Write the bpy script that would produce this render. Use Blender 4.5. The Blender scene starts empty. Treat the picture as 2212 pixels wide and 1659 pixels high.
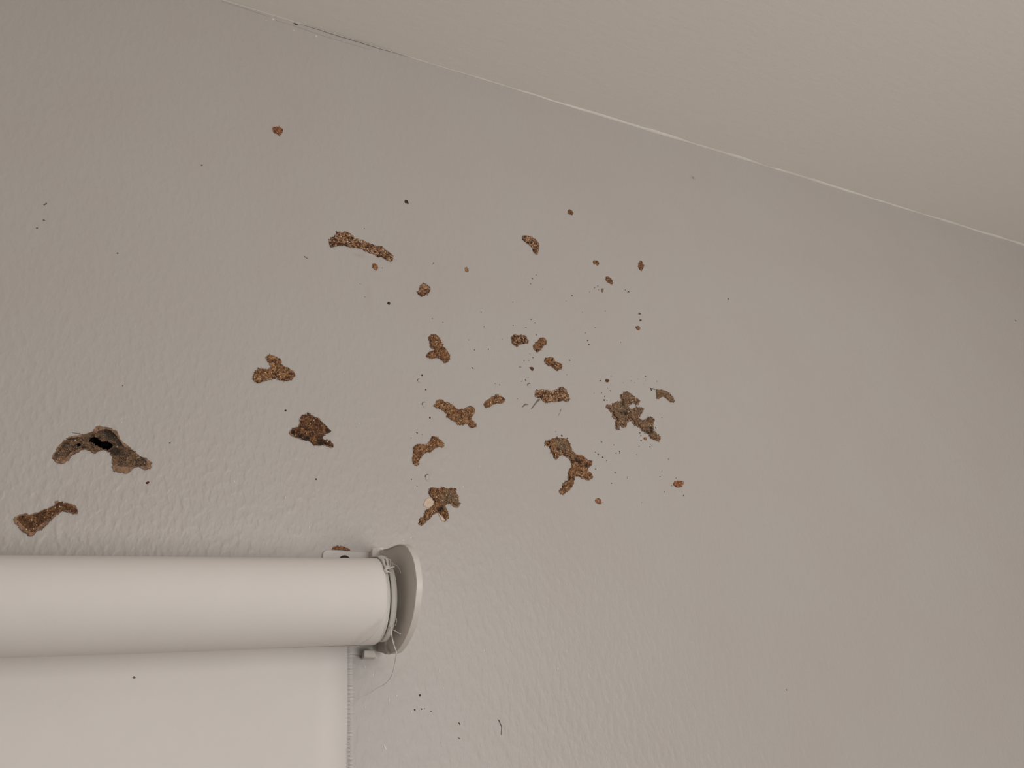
import bpy, math, random
import numpy as np
from mathutils import Matrix, Vector
from mathutils.geometry import tessellate_polygon

SC = bpy.context.scene
COL = SC.collection

# ------------------------------------------------------------------ camera
F, CX, CY = 1640.0, 1106.0, 829.5
EL, YAW, ROLL = math.radians(25.67), math.radians(28.2), math.radians(-6.12)
CAM = np.array([0.0, -0.4953, 0.0])
H = 0.6177                      # ceiling height above the camera
fw = np.array([math.sin(YAW) * math.cos(EL), math.cos(YAW) * math.cos(EL), math.sin(EL)])
r0 = np.array([math.cos(YAW), -math.sin(YAW), 0.0])
u0 = np.cross(r0, fw)
rt = math.cos(ROLL) * r0 + math.sin(ROLL) * u0
up = -math.sin(ROLL) * r0 + math.cos(ROLL) * u0
cam = bpy.data.cameras.new('camera')
cam.sensor_fit = 'HORIZONTAL'
cam.sensor_width = 36.0
cam.lens = F * 36.0 / 2212.0
cam.clip_start = 0.01
co = bpy.data.objects.new('camera', cam)
COL.objects.link(co)
co.matrix_world = Matrix(((rt[0], up[0], -fw[0], CAM[0]), (rt[1], up[1], -fw[1], CAM[1]),
                          (rt[2], up[2], -fw[2], CAM[2]), (0, 0, 0, 1)))
SC.camera = co

# ------------------------------------------------------------------ world, lights, exposure
w = bpy.data.worlds.new('world')
SC.world = w
w.use_nodes = True
w.node_tree.nodes['Background'].inputs[0].default_value = (0.9, 0.95, 1.0, 1)
w.node_tree.nodes['Background'].inputs[1].default_value = 0.0


def area(name, loc, target, size, power, col):
    l = bpy.data.lights.new(name, 'AREA')
    l.shape = 'RECTANGLE'
    l.size, l.size_y = size
    l.energy = power
    l.color = col
    o = bpy.data.objects.new(name, l)
    COL.objects.link(o)
    o.location = loc
    o.rotation_euler = (Vector(target) - Vector(loc)).to_track_quat('-Z', 'Y').to_euler()
    return o


area('room_lamp', (0.42, -1.22, 0.06), (0.28, 0.0, 0.10), (0.9, 0.7), 6.7, (1.0, 0.98, 0.975))
area('low_fill_light', (1.2, -2.9, -1.0), (0.7, -0.2, 0.6), (1.4, 0.9), 34.5, (1.0, 0.97, 0.92))  # added low light that lifts the ceiling; no window is built
SC.view_settings.view_transform = 'Standard'
SC.view_settings.look = 'None'
SC.view_settings.gamma = 1.0
SC.view_settings.use_curve_mapping = False
SC.view_settings.exposure = -0.52


# ------------------------------------------------------------------ helpers
def ray(x, y):
    return fw + rt * (x - CX) / F - up * (y - CY) / F


def at(px, py, Y=0.0):
    """point of the vertical plane y=Y that the photograph shows at this pixel"""
    d = ray(px, py)
    return CAM + d * (Y - CAM[1]) / d[1]


def atx(px, py, X):
    d = ray(px, py)
    return CAM + d * (X - CAM[0]) / d[0]


def lin(c):
    return tuple((v / 12.92 if v <= 0.04045 else ((v + 0.055) / 1.055) ** 2.4) for v in (k / 255.0 for k in c))


def tag(o, label=None, cat=None, group=None, kind=None):
    for k, v in (('label', label), ('category', cat), ('group', group), ('kind', kind)):
        if v:
            o[k] = v
    return o


def empty(name, loc):
    o = bpy.data.objects.new(name, None)
    COL.objects.link(o)
    o.location = loc
    o.empty_display_size = 0.01
    return o


def mesh(name, V, Fc, mat, parent=None, origin=(0, 0, 0), smooth=False, tint=None):
    """one mesh object; V in world coordinates, stored relative to the thing's origin"""
    V = np.asarray(V, float) - np.asarray(origin, float)
    me = bpy.data.meshes.new(name)
    me.from_pydata(V.tolist(), [], [tuple(int(i) for i in f) for f in Fc])
    if tint is not None:
        a = me.color_attributes.new('tint', 'FLOAT_COLOR', 'POINT')
        t = np.ones((len(V), 4), np.float32)
        t[:, :3] = tint
        a.data.foreach_set('color', t.ravel())
    me.materials.append(mat)
    if smooth:
        me.polygons.foreach_set('use_smooth', [True] * len(me.polygons))
    me.update()
    o = bpy.data.objects.new(name, me)
    COL.objects.link(o)
    if parent is not None:
        o.parent = parent
    else:
        o.location = origin
    return o


def tube(pts, rad, n=6):
    pts = np.asarray(pts, float)
    k = len(pts)
    rad = np.full(k, rad) if np.isscalar(rad) else np.asarray(rad)
    T = np.gradient(pts, axis=0)
    T /= np.linalg.norm(T, axis=1)[:, None]
    ref = np.array([0.0, 1.0, 0.0]) if abs(T[0][1]) < 0.9 else np.array([1.0, 0, 0])
    V, Fc = [], []
    for i in range(k):
        a = np.cross(T[i], ref)
        a /= np.linalg.norm(a)
        b = np.cross(T[i], a)
        ref = np.cross(a, T[i])
        for j in range(n):
            t = 2 * math.pi * j / n
            V.append(pts[i] + rad[i] * (math.cos(t) * a + math.sin(t) * b))
    for i in range(k - 1):
        for j in range(n):
            Fc.append((i * n + j, i * n + (j + 1) % n, (i + 1) * n + (j + 1) % n, (i + 1) * n + j))
    Fc.append(tuple(range(n))[::-1])
    Fc.append(tuple(range((k - 1) * n, k * n)))
    return V, Fc


def spline(pts, sub=8, closed=False):
    P = np.asarray(pts, float)
    n = len(P)
    out = []
    for i in range(n if closed else n - 1):
        if closed:
            a, b, c, d = P[(i - 1) % n], P[i], P[(i + 1) % n], P[(i + 2) % n]
        else:
            a, b, c, d = P[max(i - 1, 0)], P[i], P[i + 1], P[min(i + 2, n - 1)]
        for k in range(sub):
            t = k / sub
            out.append(0.5 * ((2 * b) + (c - a) * t + (2 * a - 5 * b + 4 * c - d) * t * t + (3 * b - a - 3 * c + d) * t ** 3))
    if not closed:
        out.append(P[-1])
    return np.array(out)


def box(x0, x1, y0, y1, z0, z1):
    V = [(x, y, z) for x in (x0, x1) for y in (y0, y1) for z in (z0, z1)]
    return V, [(0, 1, 3, 2), (4, 6, 7, 5), (0, 4, 5, 1), (2, 3, 7, 6), (0, 2, 6, 4), (1, 5, 7, 3)]


def prism(P, axis_dir):
    """closed polygon P (n,3) swept by the vector axis_dir"""
    P = np.asarray(P, float)
    n = len(P)
    V = np.vstack([P, P + np.asarray(axis_dir)])
    Fc = [tuple(range(n)), tuple(range(2 * n - 1, n - 1, -1))]
    Fc += [(i, i + n, (i + 1) % n + n, (i + 1) % n) for i in range(n)]
    return V, Fc


def bevel(o, wdt, seg=3, ang=0.6):
    m = o.modifiers.new('bevel', 'BEVEL')
    m.width, m.segments = wdt, seg
    m.limit_method, m.angle_limit = 'ANGLE', ang
    o.data.polygons.foreach_set('use_smooth', [True] * len(o.data.polygons))
    try:
        o.data.set_sharp_from_angle(angle=0.7)
    except Exception:
        pass
    return o


_lat = {}


def vnoise(p, scale, seed):
    """smooth value noise of 2-D points, range -1..1"""
    if seed not in _lat:
        _lat[seed] = np.random.RandomState(seed).uniform(-1, 1, (256, 256))
    L = _lat[seed]
    q = np.asarray(p) / scale + 1000.0
    i = np.floor(q).astype(int)
    f = q - i
    f = f * f * (3 - 2 * f)
    a, b = i[..., 0] % 256, i[..., 1] % 256
    a1, b1 = (a + 1) % 256, (b + 1) % 256
    fx, fy = f[..., 0], f[..., 1]
    return (L[a, b] * (1 - fx) + L[a1, b] * fx) * (1 - fy) + (L[a, b1] * (1 - fx) + L[a1, b1] * fx) * fy


def inside(p, poly):
    x, y = p[:, 0], p[:, 1]
    r = np.zeros(len(p), bool)
    n = len(poly)
    for i in range(n):
        x1, y1 = poly[i]
        x2, y2 = poly[(i + 1) % n]
        c = (y1 > y) != (y2 > y)
        if c.any():
            r ^= c & (x < (x2 - x1) * (y - y1) / (y2 - y1 + 1e-15) + x1)
    return r


def sdf(p, poly):
    """signed distance, positive inside"""
    d = np.full(len(p), 1e9)
    n = len(poly)
    for i in range(n):
        a, b = poly[i], poly[(i + 1) % n]
        ab = b - a
        t = np.clip(((p - a) @ ab) / (ab @ ab + 1e-18), 0, 1)
        d = np.minimum(d, np.hypot(*(p - a - t[:, None] * ab).T))
    return np.where(inside(p, poly), d, -d)


# ------------------------------------------------------------------ materials
def material(name, base, rough=0.6, spec=0.5):
    m = bpy.data.materials.new(name)
    m.use_nodes = True
    nt = m.node_tree
    b = nt.nodes['Principled BSDF']
    b.inputs['Base Color'].default_value = (*base, 1)
    b.inputs['Roughness'].default_value = rough
    b.inputs['Specular IOR Level'].default_value = spec
    return m, nt, b


def noise_node(nt, scale, detail=3, rough=0.5, mapping=None):
    tc = nt.nodes.new('ShaderNodeTexCoord')
    n = nt.nodes.new('ShaderNodeTexNoise')
    n.inputs['Scale'].default_value = scale
    n.inputs['Detail'].default_value = detail
    n.inputs['Roughness'].default_value = rough
    if mapping:
        mp = nt.nodes.new('ShaderNodeMapping')
        mp.inputs['Scale'].default_value = mapping[0]
        mp.inputs['Rotation'].default_value = mapping[1]
        nt.links.new(tc.outputs['Object'], mp.inputs['Vector'])
        nt.links.new(mp.outputs[0], n.inputs['Vector'])
    else:
        nt.links.new(tc.outputs['Object'], n.inputs['Vector'])
    return n


def add_bump(nt, b, sources, normal=None):
    """sources: (height socket, strength, distance)"""
    prev = None
    for sock, st, di in sources:
        bp = nt.nodes.new('ShaderNodeBump')
        bp.inputs['Strength'].default_value = st
        bp.inputs['Distance'].default_value = di
        nt.links.new(sock, bp.inputs['Height'])
        if prev:
            nt.links.new(prev.outputs[0], bp.inputs['Normal'])
        prev = bp
    nt.links.new(prev.outputs[0], b.inputs['Normal'])


def ramp(nt, sock, stops):
    r = nt.nodes.new('ShaderNodeValToRGB')
    e = r.color_ramp.elements
    e[0].position, e[0].color = stops[0][0], (*stops[0][1], 1)
    e[1].position, e[1].color = stops[-1][0], (*stops[-1][1], 1)
    for p, c in stops[1:-1]:
        k = e.new(p)
        k.color = (*c, 1)
    nt.links.new(sock, r.inputs[0])
    return r


def mat_wall():
    m, nt, b = material('wall_paint', (0.60, 0.57, 0.53), 0.38, 0.5)
    big = noise_node(nt, 9.0, 3, 0.55)
    c = ramp(nt, big.outputs[0], [(0.3, (0.518, 0.474, 0.449)), (0.7, (0.528, 0.495, 0.464))])
    col = c.outputs[0]
    tc = nt.nodes.new('ShaderNodeTexCoord')
    for (px, py), (sx, sz), tone, amt in (((1497, 384), (0.006, 0.005), (0.16, 0.14, 0.12), 0.45), ((795, 640), (0.006, 0.030), (0.42, 0.36, 0.28), 0.22),
                                          ((160, 1070), (0.012, 0.010), (0.40, 0.35, 0.26), 0.22), ((776, 552), (0.010, 0.004), (0.36, 0.26, 0.18), 0.3)):
        q = at(px, py)
        vs = nt.nodes.new('ShaderNodeVectorMath')
        vs.operation = 'SUBTRACT'
        vs.inputs[1].default_value = (q[0], 0, q[2])
        vm = nt.nodes.new('ShaderNodeVectorMath')
        vm.operation = 'MULTIPLY'
        vm.inputs[1].default_value = (1 / sx, 0, 1 / sz)
        gd = nt.nodes.new('ShaderNodeTexGradient')
        gd.gradient_type = 'QUADRATIC_SPHERE'
        mu = nt.nodes.new('ShaderNodeMath')
        mu.operation = 'MULTIPLY'
        mu.inputs[1].default_value = amt
        mx = nt.nodes.new('ShaderNodeMix')
        mx.data_type = 'RGBA'
        mx.inputs[7].default_value = (*tone, 1)
        nt.links.new(tc.outputs['Object'], vs.inputs[0])
        nt.links.new(vs.outputs[0], vm.inputs[0])
        nt.links.new(vm.outputs[0], gd.inputs[0])
        nt.links.new(gd.outputs['Fac'], mu.inputs[0])
        nt.links.new(mu.outputs[0], mx.inputs[0])
        nt.links.new(col, mx.inputs[6])
        col = mx.outputs[2]
    nt.links.new(col, b.inputs['Base Color'])
    peel = noise_node(nt, 230.0, 2, 0.45, ((1.0, 1.0, 0.55), (0, 0.5, 0)))
    lump = noise_node(nt, 60.0, 2, 0.5)
    sand = noise_node(nt, 900.0, 2, 0.5)
    pk = ramp(nt, peel.outputs[0], [(0.42, (0, 0, 0)), (0.75, (1, 1, 1))])
    # coarser stipple of the paint round the head of the blind
    stip = noise_node(nt, 290.0, 1, 0.4, ((1.0, 1.0, 0.6), (0, 0.35, 0)))
    sp = ramp(nt, stip.outputs[0], [(0.46, (0, 0, 0)), (0.78, (1, 1, 1))])
    q = at(330, 1120)
    vs = nt.nodes.new('ShaderNodeVectorMath')
    vs.operation = 'SUBTRACT'
    vs.inputs[1].default_value = (q[0], 0, q[2])
    vm = nt.nodes.new('ShaderNodeVectorMath')
    vm.operation = 'MULTIPLY'
    vm.inputs[1].default_value = (1 / 0.30, 0, 1 / 0.20)
    gd = nt.nodes.new('ShaderNodeTexGradient')
    gd.gradient_type = 'SPHERICAL'
    mu = nt.nodes.new('ShaderNodeMath')
    mu.operation = 'MULTIPLY'
    nt.links.new(tc.outputs['Object'], vs.inputs[0])
    nt.links.new(vs.outputs[0], vm.inputs[0])
    nt.links.new(vm.outputs[0], gd.inputs[0])
    nt.links.new(gd.outputs['Fac'], mu.inputs[0])
    nt.links.new(sp.outputs[0], mu.inputs[1])
    add_bump(nt, b, [(mu.outputs[0], 0.36, 0.0009), (lump.outputs[0], 0.22, 0.0015), (pk.outputs[0], 0.26, 0.0008), (sand.outputs[0], 0.12, 0.0003)])
    return m


def mat_ceiling():
    m, nt, b = material('ceiling_paint', (0.86, 0.815, 0.755), 0.75, 0.3)
    streak = noise_node(nt, 120.0, 4, 0.6, ((0.35, 1.6, 1.0), (0, 0, 0.15)))
    fine = noise_node(nt, 420.0, 3, 0.6)
    add_bump(nt, b, [(streak.outputs[0], 0.17, 0.0012), (fine.outputs[0], 0.2, 0.0004)])
    return m


def mat_fabric(name='blind_fabric', base=(0.80, 0.755, 0.72)):
    m, nt, b = material(name, base, 0.72, 0.3)
    stain = noise_node(nt, 26.0, 3, 0.6)
    c = ramp(nt, stain.outputs[0], [(0.3, tuple(v * 0.975 for v in base)), (0.7, base)])
    nt.links.new(c.outputs[0], b.inputs['Base Color'])
    weave = noise_node(nt, 1900.0, 2, 0.6)
    wave = noise_node(nt, 45.0, 1, 0.5)
    add_bump(nt, b, [(wave.outputs[0], 0.06, 0.002), (weave.outputs[0], 0.18, 0.0002)])
    return m


def mat_tint(name, rough, spec, scale, lo, hi, bstr):
    """earth: tint of each clot of mud, painted glints and dark dips included, broken up by grain"""
    m, nt, b = material(name, (0.1, 0.06, 0.03), rough, spec)
    at_ = nt.nodes.new('ShaderNodeAttribute')
    at_.attribute_name = 'tint'
    n = noise_node(nt, scale, 4, 0.65)
    r = ramp(nt, n.outputs[0], [(0.3, (lo,) * 3), (0.7, (hi,) * 3)])
    mx = nt.nodes.new('ShaderNodeMix')
    mx.data_type = 'RGBA'
    mx.blend_type = 'MULTIPLY'
    mx.inputs[0].default_value = 1.0
    nt.links.new(at_.outputs['Color'], mx.inputs[6])
    nt.links.new(r.outputs[0], mx.inputs[7])
    nt.links.new(mx.outputs[2], b.inputs['Base Color'])
    f = noise_node(nt, scale * 1.7, 3, 0.6)
    add_bump(nt, b, [(f.outputs[0], bstr, 0.0006)])
    return m


def mat_plain(name, base, rough=0.5, spec=0.5, scale=300.0, amt=0.06, bstr=0.08):
    m, nt, b = material(name, base, rough, spec)
    n = noise_node(nt, scale, 3, 0.55)
    c = ramp(nt, n.outputs[0], [(0.3, tuple(v * (1 - amt) for v in base)), (0.7, tuple(min(1, v * (1 + amt)) for v in base))])
    nt.links.new(c.outputs[0], b.inputs['Base Color'])
    add_bump(nt, b, [(n.outputs[0], bstr, 0.0003)])
    return m


M_WALL = mat_wall()
M_CEIL = mat_ceiling()
M_FAB = mat_fabric()
M_FAB2 = mat_fabric('blind_fabric_edge', (0.74, 0.70, 0.68))
M_PLASTIC = mat_plain('white_plastic', (0.74, 0.69, 0.64), 0.42, 0.5, 90.0, 0.02, 0.03)
M_RING = mat_plain('end_cap_plastic', (0.73, 0.70, 0.66), 0.4, 0.5, 90.0, 0.03, 0.03)
M_STEEL = mat_plain('painted_steel', (0.66, 0.63, 0.60), 0.4, 0.5, 120.0, 0.03, 0.04)
M_DARK = mat_plain('dark_gap', (0.05, 0.04, 0.04), 0.8, 0.2)
M_SCREW = mat_plain('maroon_screw', (0.03, 0.008, 0.012), 0.5, 0.4)
M_THREAD = mat_plain('white_thread', (0.78, 0.75, 0.71), 0.7, 0.3)
M_MUD = mat_tint('mud', 0.66, 0.35, 700.0, 0.58, 1.45, 0.8)
M_GRAIN = mat_tint('mud_grain', 0.30, 0.6, 1500.0, 0.82, 1.38, 0.5)
M_PAPER = mat_tint('tan_rim', 0.7, 0.3, 900.0, 0.75, 1.15, 0.5)
M_SPECK = mat_plain('dark_speck', (0.035, 0.024, 0.02), 0.6, 0.4, 1500.0, 0.3)
M_SPECK2 = mat_plain('grey_speck', (0.16, 0.13, 0.11), 0.7, 0.3, 1500.0, 0.3)
M_SPECK3 = mat_plain('red_speck', (0.10, 0.03, 0.022), 0.6, 0.4, 1500.0, 0.3)
M_FLECK = mat_plain('white_paint_glint', (0.74, 0.72, 0.70), 0.35, 0.5)  # paint bumps; their glints are put into the whiter colour
M_TORN_SHADE = mat_plain('torn_paint_shade', (0.23, 0.185, 0.16), 0.8, 0.2, 900.0, 0.3, 0.4)  # torn, lifted paint with its shadow put into the colour
M_FLAKE = mat_plain('pale_flake', (0.72, 0.56, 0.44), 0.75, 0.3, 500.0, 0.12, 0.4)
M_CAV = mat_plain('cavity_dark', (0.012, 0.008, 0.006), 0.9, 0.1)
M_CRACK = mat_plain('paint_crease', (0.37, 0.345, 0.32), 0.7, 0.3)
M_HAIR = mat_plain('hair', (0.06, 0.055, 0.06), 0.5, 0.4)
M_FLOOR = mat_plain('floor_board', (0.42, 0.36, 0.30), 0.6, 0.4, 12.0, 0.1)

# ------------------------------------------------------------------ outlines traced in the photograph (pixels)
FR = {'A': (0, 860, 5.53), 'B': (500, 720, 5.925), 'C': (660, 460, 7.9), 'D': (860, 680, 6.636), 'E': (880, 1000, 11.06),
      'N': (860, 920, 6.636), 'F': (1070, 680, 7.541), 'G': (1290, 780, 8.295), 'H': (1150, 920, 8.295), 'I': (1100, 430, 5.531),
      'L': (1140, 560, 7.373), 'K': (1250, 900, 7.373), 'J': (540, 230, 5.821), 'M': (680, 1160, 14.75), 'P': (0, 0, 1.0)}


def outline(fr, flat):
    x0, y0, s = FR[fr]
    q = [float(v) for v in flat.replace(',', ' ').split()]
    return [(x0 + q[i] / s, y0 + q[i + 1] / s) for i in range(0, len(q), 2)]


def wall2d(px):
    return np.array([at(x, y)[[0, 2]] for x, y in px])


HOLES = [outline('A', '1060 530 1068 492 1095 472 1130 465 1180 488 1210 518 1280 520 1325 540 1357 570 1335 600 1310 612 1300 632 1270 620 1240 612 1190 600 1140 570 1105 545'),
         outline('A', '900 556 935 540 952 548 970 560 965 580 935 587 910 570')]

# ------------------------------------------------------------------ the room
X0, X1, Y0, ZF = -1.6, 3.0, -3.6, -1.75


def build_wall():
    outer = [(X0, ZF - 0.1), (X1, ZF - 0.1), (X1, H + 0.1), (X0, H + 0.1)]
    loops = [outer] + [[tuple(p) for p in wall2d(spline(h, 3, True))] for h in HOLES]
    flat = [p for l in loops for p in l]
    tri = tessellate_polygon([[Vector((p[0], p[1], 0)) for p in l] for l in loops])
    V = [(p[0], 0.0, p[1]) for p in flat]
    Fc = []
    for t in tri:
        a, b, c = (np.array(flat[i]) for i in t)
        cr = (b[0] - a[0]) * (c[1] - a[1]) - (b[1] - a[1]) * (c[0] - a[0])
        Fc.append(tuple(t) if cr > 0 else tuple(t)[::-1])
    n = len(V)
    V += [(p[0], 0.1, p[1]) for p in outer]
    Fc += [(n + 3, n + 2, n + 1, n), (0, n, n + 1, 1), (1, n + 1, n + 2, 2), (2, n + 2, n + 3, 3), (3, n + 3, n, 0)]
    o = tag(mesh('wall_back', V, Fc, M_WALL), 'off-white painted wall with orange-peel texture and mud patches', 'wall', kind='structure')
    for l in loops[1:]:
        L = np.array(l)
        c = L.mean(0)
        k = len(L)
        V, Fc = [], []
        for d, s in ((0.0, 1.0), (0.003, 1.12), (0.014, 1.05)):
            V += [(c[0] + (p[0] - c[0]) * s, d, c[1] + (p[1] - c[1]) * s) for p in L]
        for j in range(2):
            Fc += [(j * k + i, j * k + (i + 1) % k, (j + 1) * k + (i + 1) % k, (j + 1) * k + i) for i in range(k)]
        Fc.append(tuple(range(2 * k, 3 * k)))
        tag(mesh('cavity', V, Fc, M_CAV, o), 'black hole eaten into the wall')
    return o


WALL = build_wall()
tag(mesh('ceiling', *box(X0, X1, Y0, 0.0, H, H + 0.1), M_CEIL), 'cream painted ceiling with fine brushed texture', 'ceiling', kind='structure')
tag(mesh('floor', *box(X0, X1, Y0, 0.0, ZF - 0.1, ZF), M_FLOOR), 'plain floor far below the blind', 'floor', kind='structure')
M_SIDE = mat_plain('side_wall_paint', (0.42, 0.40, 0.37), 0.7, 0.3, 20.0, 0.04)
tag(mesh('wall_left', *box(X0 - 0.1, X0, Y0, 0.1, ZF - 0.1, H + 0.1), M_SIDE), 'plain painted wall at the left end', 'wall', kind='structure')
tag(mesh('wall_right', *box(X1, X1 + 0.1, Y0, 0.1, ZF - 0.1, H + 0.1), M_SIDE), 'plain painted wall at the right end', 'wall', kind='structure')
tag(mesh('wall_front', *box(X0 - 0.1, X1 + 0.1, Y0 - 0.1, Y0, ZF - 0.1, H + 0.1), M_SIDE), 'plain painted wall behind the camera', 'wall', kind='structure')


def build_joint():
    """lumpy line of filler and paint where wall meets ceiling"""
    rs = np.random.RandomState(5)
    xs = np.arange(-0.3, 2.2, 0.003)
    q = np.stack([xs, np.zeros_like(xs)], -1)
    rr = 0.0014 + 0.0006 * vnoise(q, 0.05, 11) + 0.0003 * vnoise(q, 0.012, 12)
    rr *= np.clip((xs - 0.20) / 0.12, 0.15, 1.0)
    off = 0.0005 * vnoise(q, 0.06, 13) + 0.0003 * vnoise(q, 0.015, 14)
    n = 8
    V, Fc = [], []
    for i, x in enumerate(xs):
        for j in range(n):
            t = math.pi / 2 * j / (n - 1)
            # quarter fillet sagging from the ceiling onto the wall
            V.append((x, -rr[i] * 1.7 * math.cos(t) ** 1.5 - 0.0001, H - 0.0001 - max(rr[i] * 0.75 + off[i], 0.0003) * math.sin(t) ** 1.5))
    for i in range(len(xs) - 1):
        for j in range(n - 1):
            Fc.append((i * n + j, (i + 1) * n + j, (i + 1) * n + j + 1, i * n + j + 1))
    tag(mesh('trim_1', V, Fc, M_CEIL, smooth=True), 'lumpy cream paint bead along the wall and ceiling joint', 'paint bead', kind='structure')


build_joint()

# ------------------------------------------------------------------ roller blind
A_, R_, ZT, XE, XS = 0.036, 0.025, 0.0896, 0.1366, 0.1287
XL = -1.0


def rad_at(x):
    return R_ * (1.0 + 0.02 * np.clip((x - 0.0) / 0.13, -1.3, 1.0))


def ring_pt(x, phi, r):
    return (x, -A_ - r * math.cos(phi), ZT - r * math.sin(phi))


def shell(x_of, r_of, n, phi0=0.0, phi1=2 * math.pi, closed=True):
    V, Fc = [], []
    m = n if closed else n + 1
    k = len(x_of(0.0))
    for j in range(m):
        ph = phi0 + (phi1 - phi0) * j / n
        for i, x in enumerate(x_of(ph)):
            V.append(ring_pt(x, ph, r_of(i, x, ph)))
    for j in range(n):
        a, b = j * k, ((j + 1) % m) * k
        for i in range(k - 1):
            Fc.append((a + i, a + i + 1, b + i + 1, b + i))
    return V, Fc


def lathe(prof, n=96):
    """profile of (x, radius) revolved about the roll's axis"""
    V, Fc = [], []
    k = len(prof)
    for j in range(n):
        ph = 2 * math.pi * j / n
        V += [ring_pt(x, ph, r) for x, r in prof]
    for j in range(n):
        a, b = j * k, ((j + 1) % n) * k
        Fc += [(a + i, a + i + 1, b + i + 1, b + i) for i in range(k - 1)]
    return V, Fc


def edge_x(ph):
    d = math.degrees(ph) % 360
    if d < 22:
        return XE - 0.0004
    if d < 112:
        t = (d - 22) / 90.0
        return XE - 0.0004 - (0.0135) * t ** 1.15
    if d < 180:
        return XE - 0.0139 + (0.0139 - (XE - XS)) * (d - 112) / 68.0
    t = min(1.0, (d - 180) / 60.0)
    return XS + (XE - 0.0004 - XS) * t


BL = empty('roller_blind', (0.0, -A_, ZT))
tag(BL, 'cream fabric roller blind rolled on a tube, sheet hanging at lower left', 'blind')
o_ = (0.0, -A_, ZT)
xs_in = list(np.linspace(XL, XE - 0.01, 14))
fabr = mesh('fabric_roll', *shell(lambda ph: xs_in + [edge_x(ph) - 0.0006, edge_x(ph), edge_x(ph)],
            lambda i, x, ph: rad_at(x) + (0.0 if i < 15 else (-0.00025 if i == 15 else -0.0009)), 128), M_FAB, BL, o_, True)
mesh('inner_wrap', *shell(lambda ph: [XE - 0.03, XE - 0.0006, XE, XE, XE - 0.004],
     lambda i, x, ph: (rad_at(XE) - 0.00045, rad_at(XE) - 0.00045, rad_at(XE) - 0.0007, 0.0240, 0.0238)[i], 128), M_FAB, BL, o_, True)
# plastic tube end and cap
rc = rad_at(XE)
mesh('core_tube', *lathe([(XE - 0.02, rc - 0.0018), (XE + 0.0018, rc - 0.0018), (XE + 0.0021, rc - 0.0022), (XE + 0.0020, 0.016)]), M_RING, BL, o_, True)
mesh('groove', *lathe([(XE + 0.0019, rc - 0.0034), (XE + 0.0040, rc - 0.0034)]), M_DARK, BL, o_, True)
cap = mesh('end_cap', *lathe([(XE + 0.0030, 0.015), (XE + 0.0030, rc - 0.0024), (XE + 0.0033, rc - 0.0019), (XE + 0.0060, rc - 0.0019),
                              (XE + 0.0064, rc - 0.0025), (XE + 0.0064, 0.008), (XE + 0.0075, 0.0075)]), M_RING, BL, o_, True)


def build_sheet():
    ys = -A_ + R_ - 0.0003
    V, Fc = [], []
    xs = np.linspace(XL, XS - 0.0034, 60)
    zs = np.linspace(ZT + 0.004, -0.60, 90)
    for z in zs:
        for x in xs:
            V.append((x, ys + 0.0006 * math.sin(x * 23 + 0.7) * min(1, max(0, (ZT - z) * 12)) + 0.0003 * math.sin(z * 60 + x * 15), z))
    n = len(xs)
    for i in range(len(zs) - 1):
        for j in range(n - 1):
            Fc.append((i * n + j, (i + 1) * n + j, (i + 1) * n + j + 1, i * n + j + 1))
    sh = mesh('hanging_sheet', V, Fc, M_FAB, BL, o_, True)
    m = sh.modifiers.new('thick', 'SOLIDIFY')
    m.thickness, m.offset = 0.0006, 1.0
    # hem of short crosswise threads along the cut edge
    rs = np.random.RandomState(3)
    V, Fc = [], []
    z = ZT + 0.002
    while z > -0.595:
        dx = rs.uniform(-0.0002, 0.0002)
        x0, x1 = XS - 0.0038, XS + dx
        yy = ys + 0.0006 * math.sin(x0 * 23 + 0.7) * min(1, max(0, (ZT - z) * 12)) - 0.0004
        v, f = tube([(x0, yy, z), ((x0 + x1) / 2, yy - 0.0004, z + rs.uniform(-1, 1) * 0.00004), (x1, yy + 0.0002, z + rs.uniform(-1, 1) * 0.0001)],
                    [0.00024, 0.00026, 0.00022], 5)
        b = len(V)
        V += v
        Fc += [tuple(i + b for i in q) for q in f]
        z -= rs.uniform(0.0006, 0.00078)
    tag(mesh('frayed_edge', V, Fc, M_FAB2, BL, o_), 'ribbed cut edge of short threads', kind='stuff')
    # a thin woven strip behind the threads
    V, Fc = [], []
    for z in np.linspace(ZT, -0.60, 40):
        for x in (XS - 0.0042, XS - 0.0005):
            V.append((x, ys + 0.0006 * math.sin(x * 23 + 0.7) * min(1, max(0, (ZT - z) * 12)) + 0.0001, z))
    Fc = [(2 * i, 2 * i + 2, 2 * i + 3, 2 * i + 1) for i in range(39)]
    hm = mesh('hem_strip', V, Fc, M_FAB2, BL, o_)
    m = hm.modifiers.new('thick', 'SOLIDIFY')
    m.thickness = 0.0003


build_sheet()


def px_path(pts, sub=6):
    """pts of (px, py, depth y); a smooth path in the room"""
    return spline([at(x, y, d) for x, y, d in pts], sub)


def thread(pts, rad, label=None):
    P = px_path(pts)
    k = len(P)
    r = np.linspace(1.0, 0.7, k) * rad
    o = mesh('loose_thread', *tube(P, r, 5), M_THREAD, BL, o_, True)
    return tag(o, label)


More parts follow.
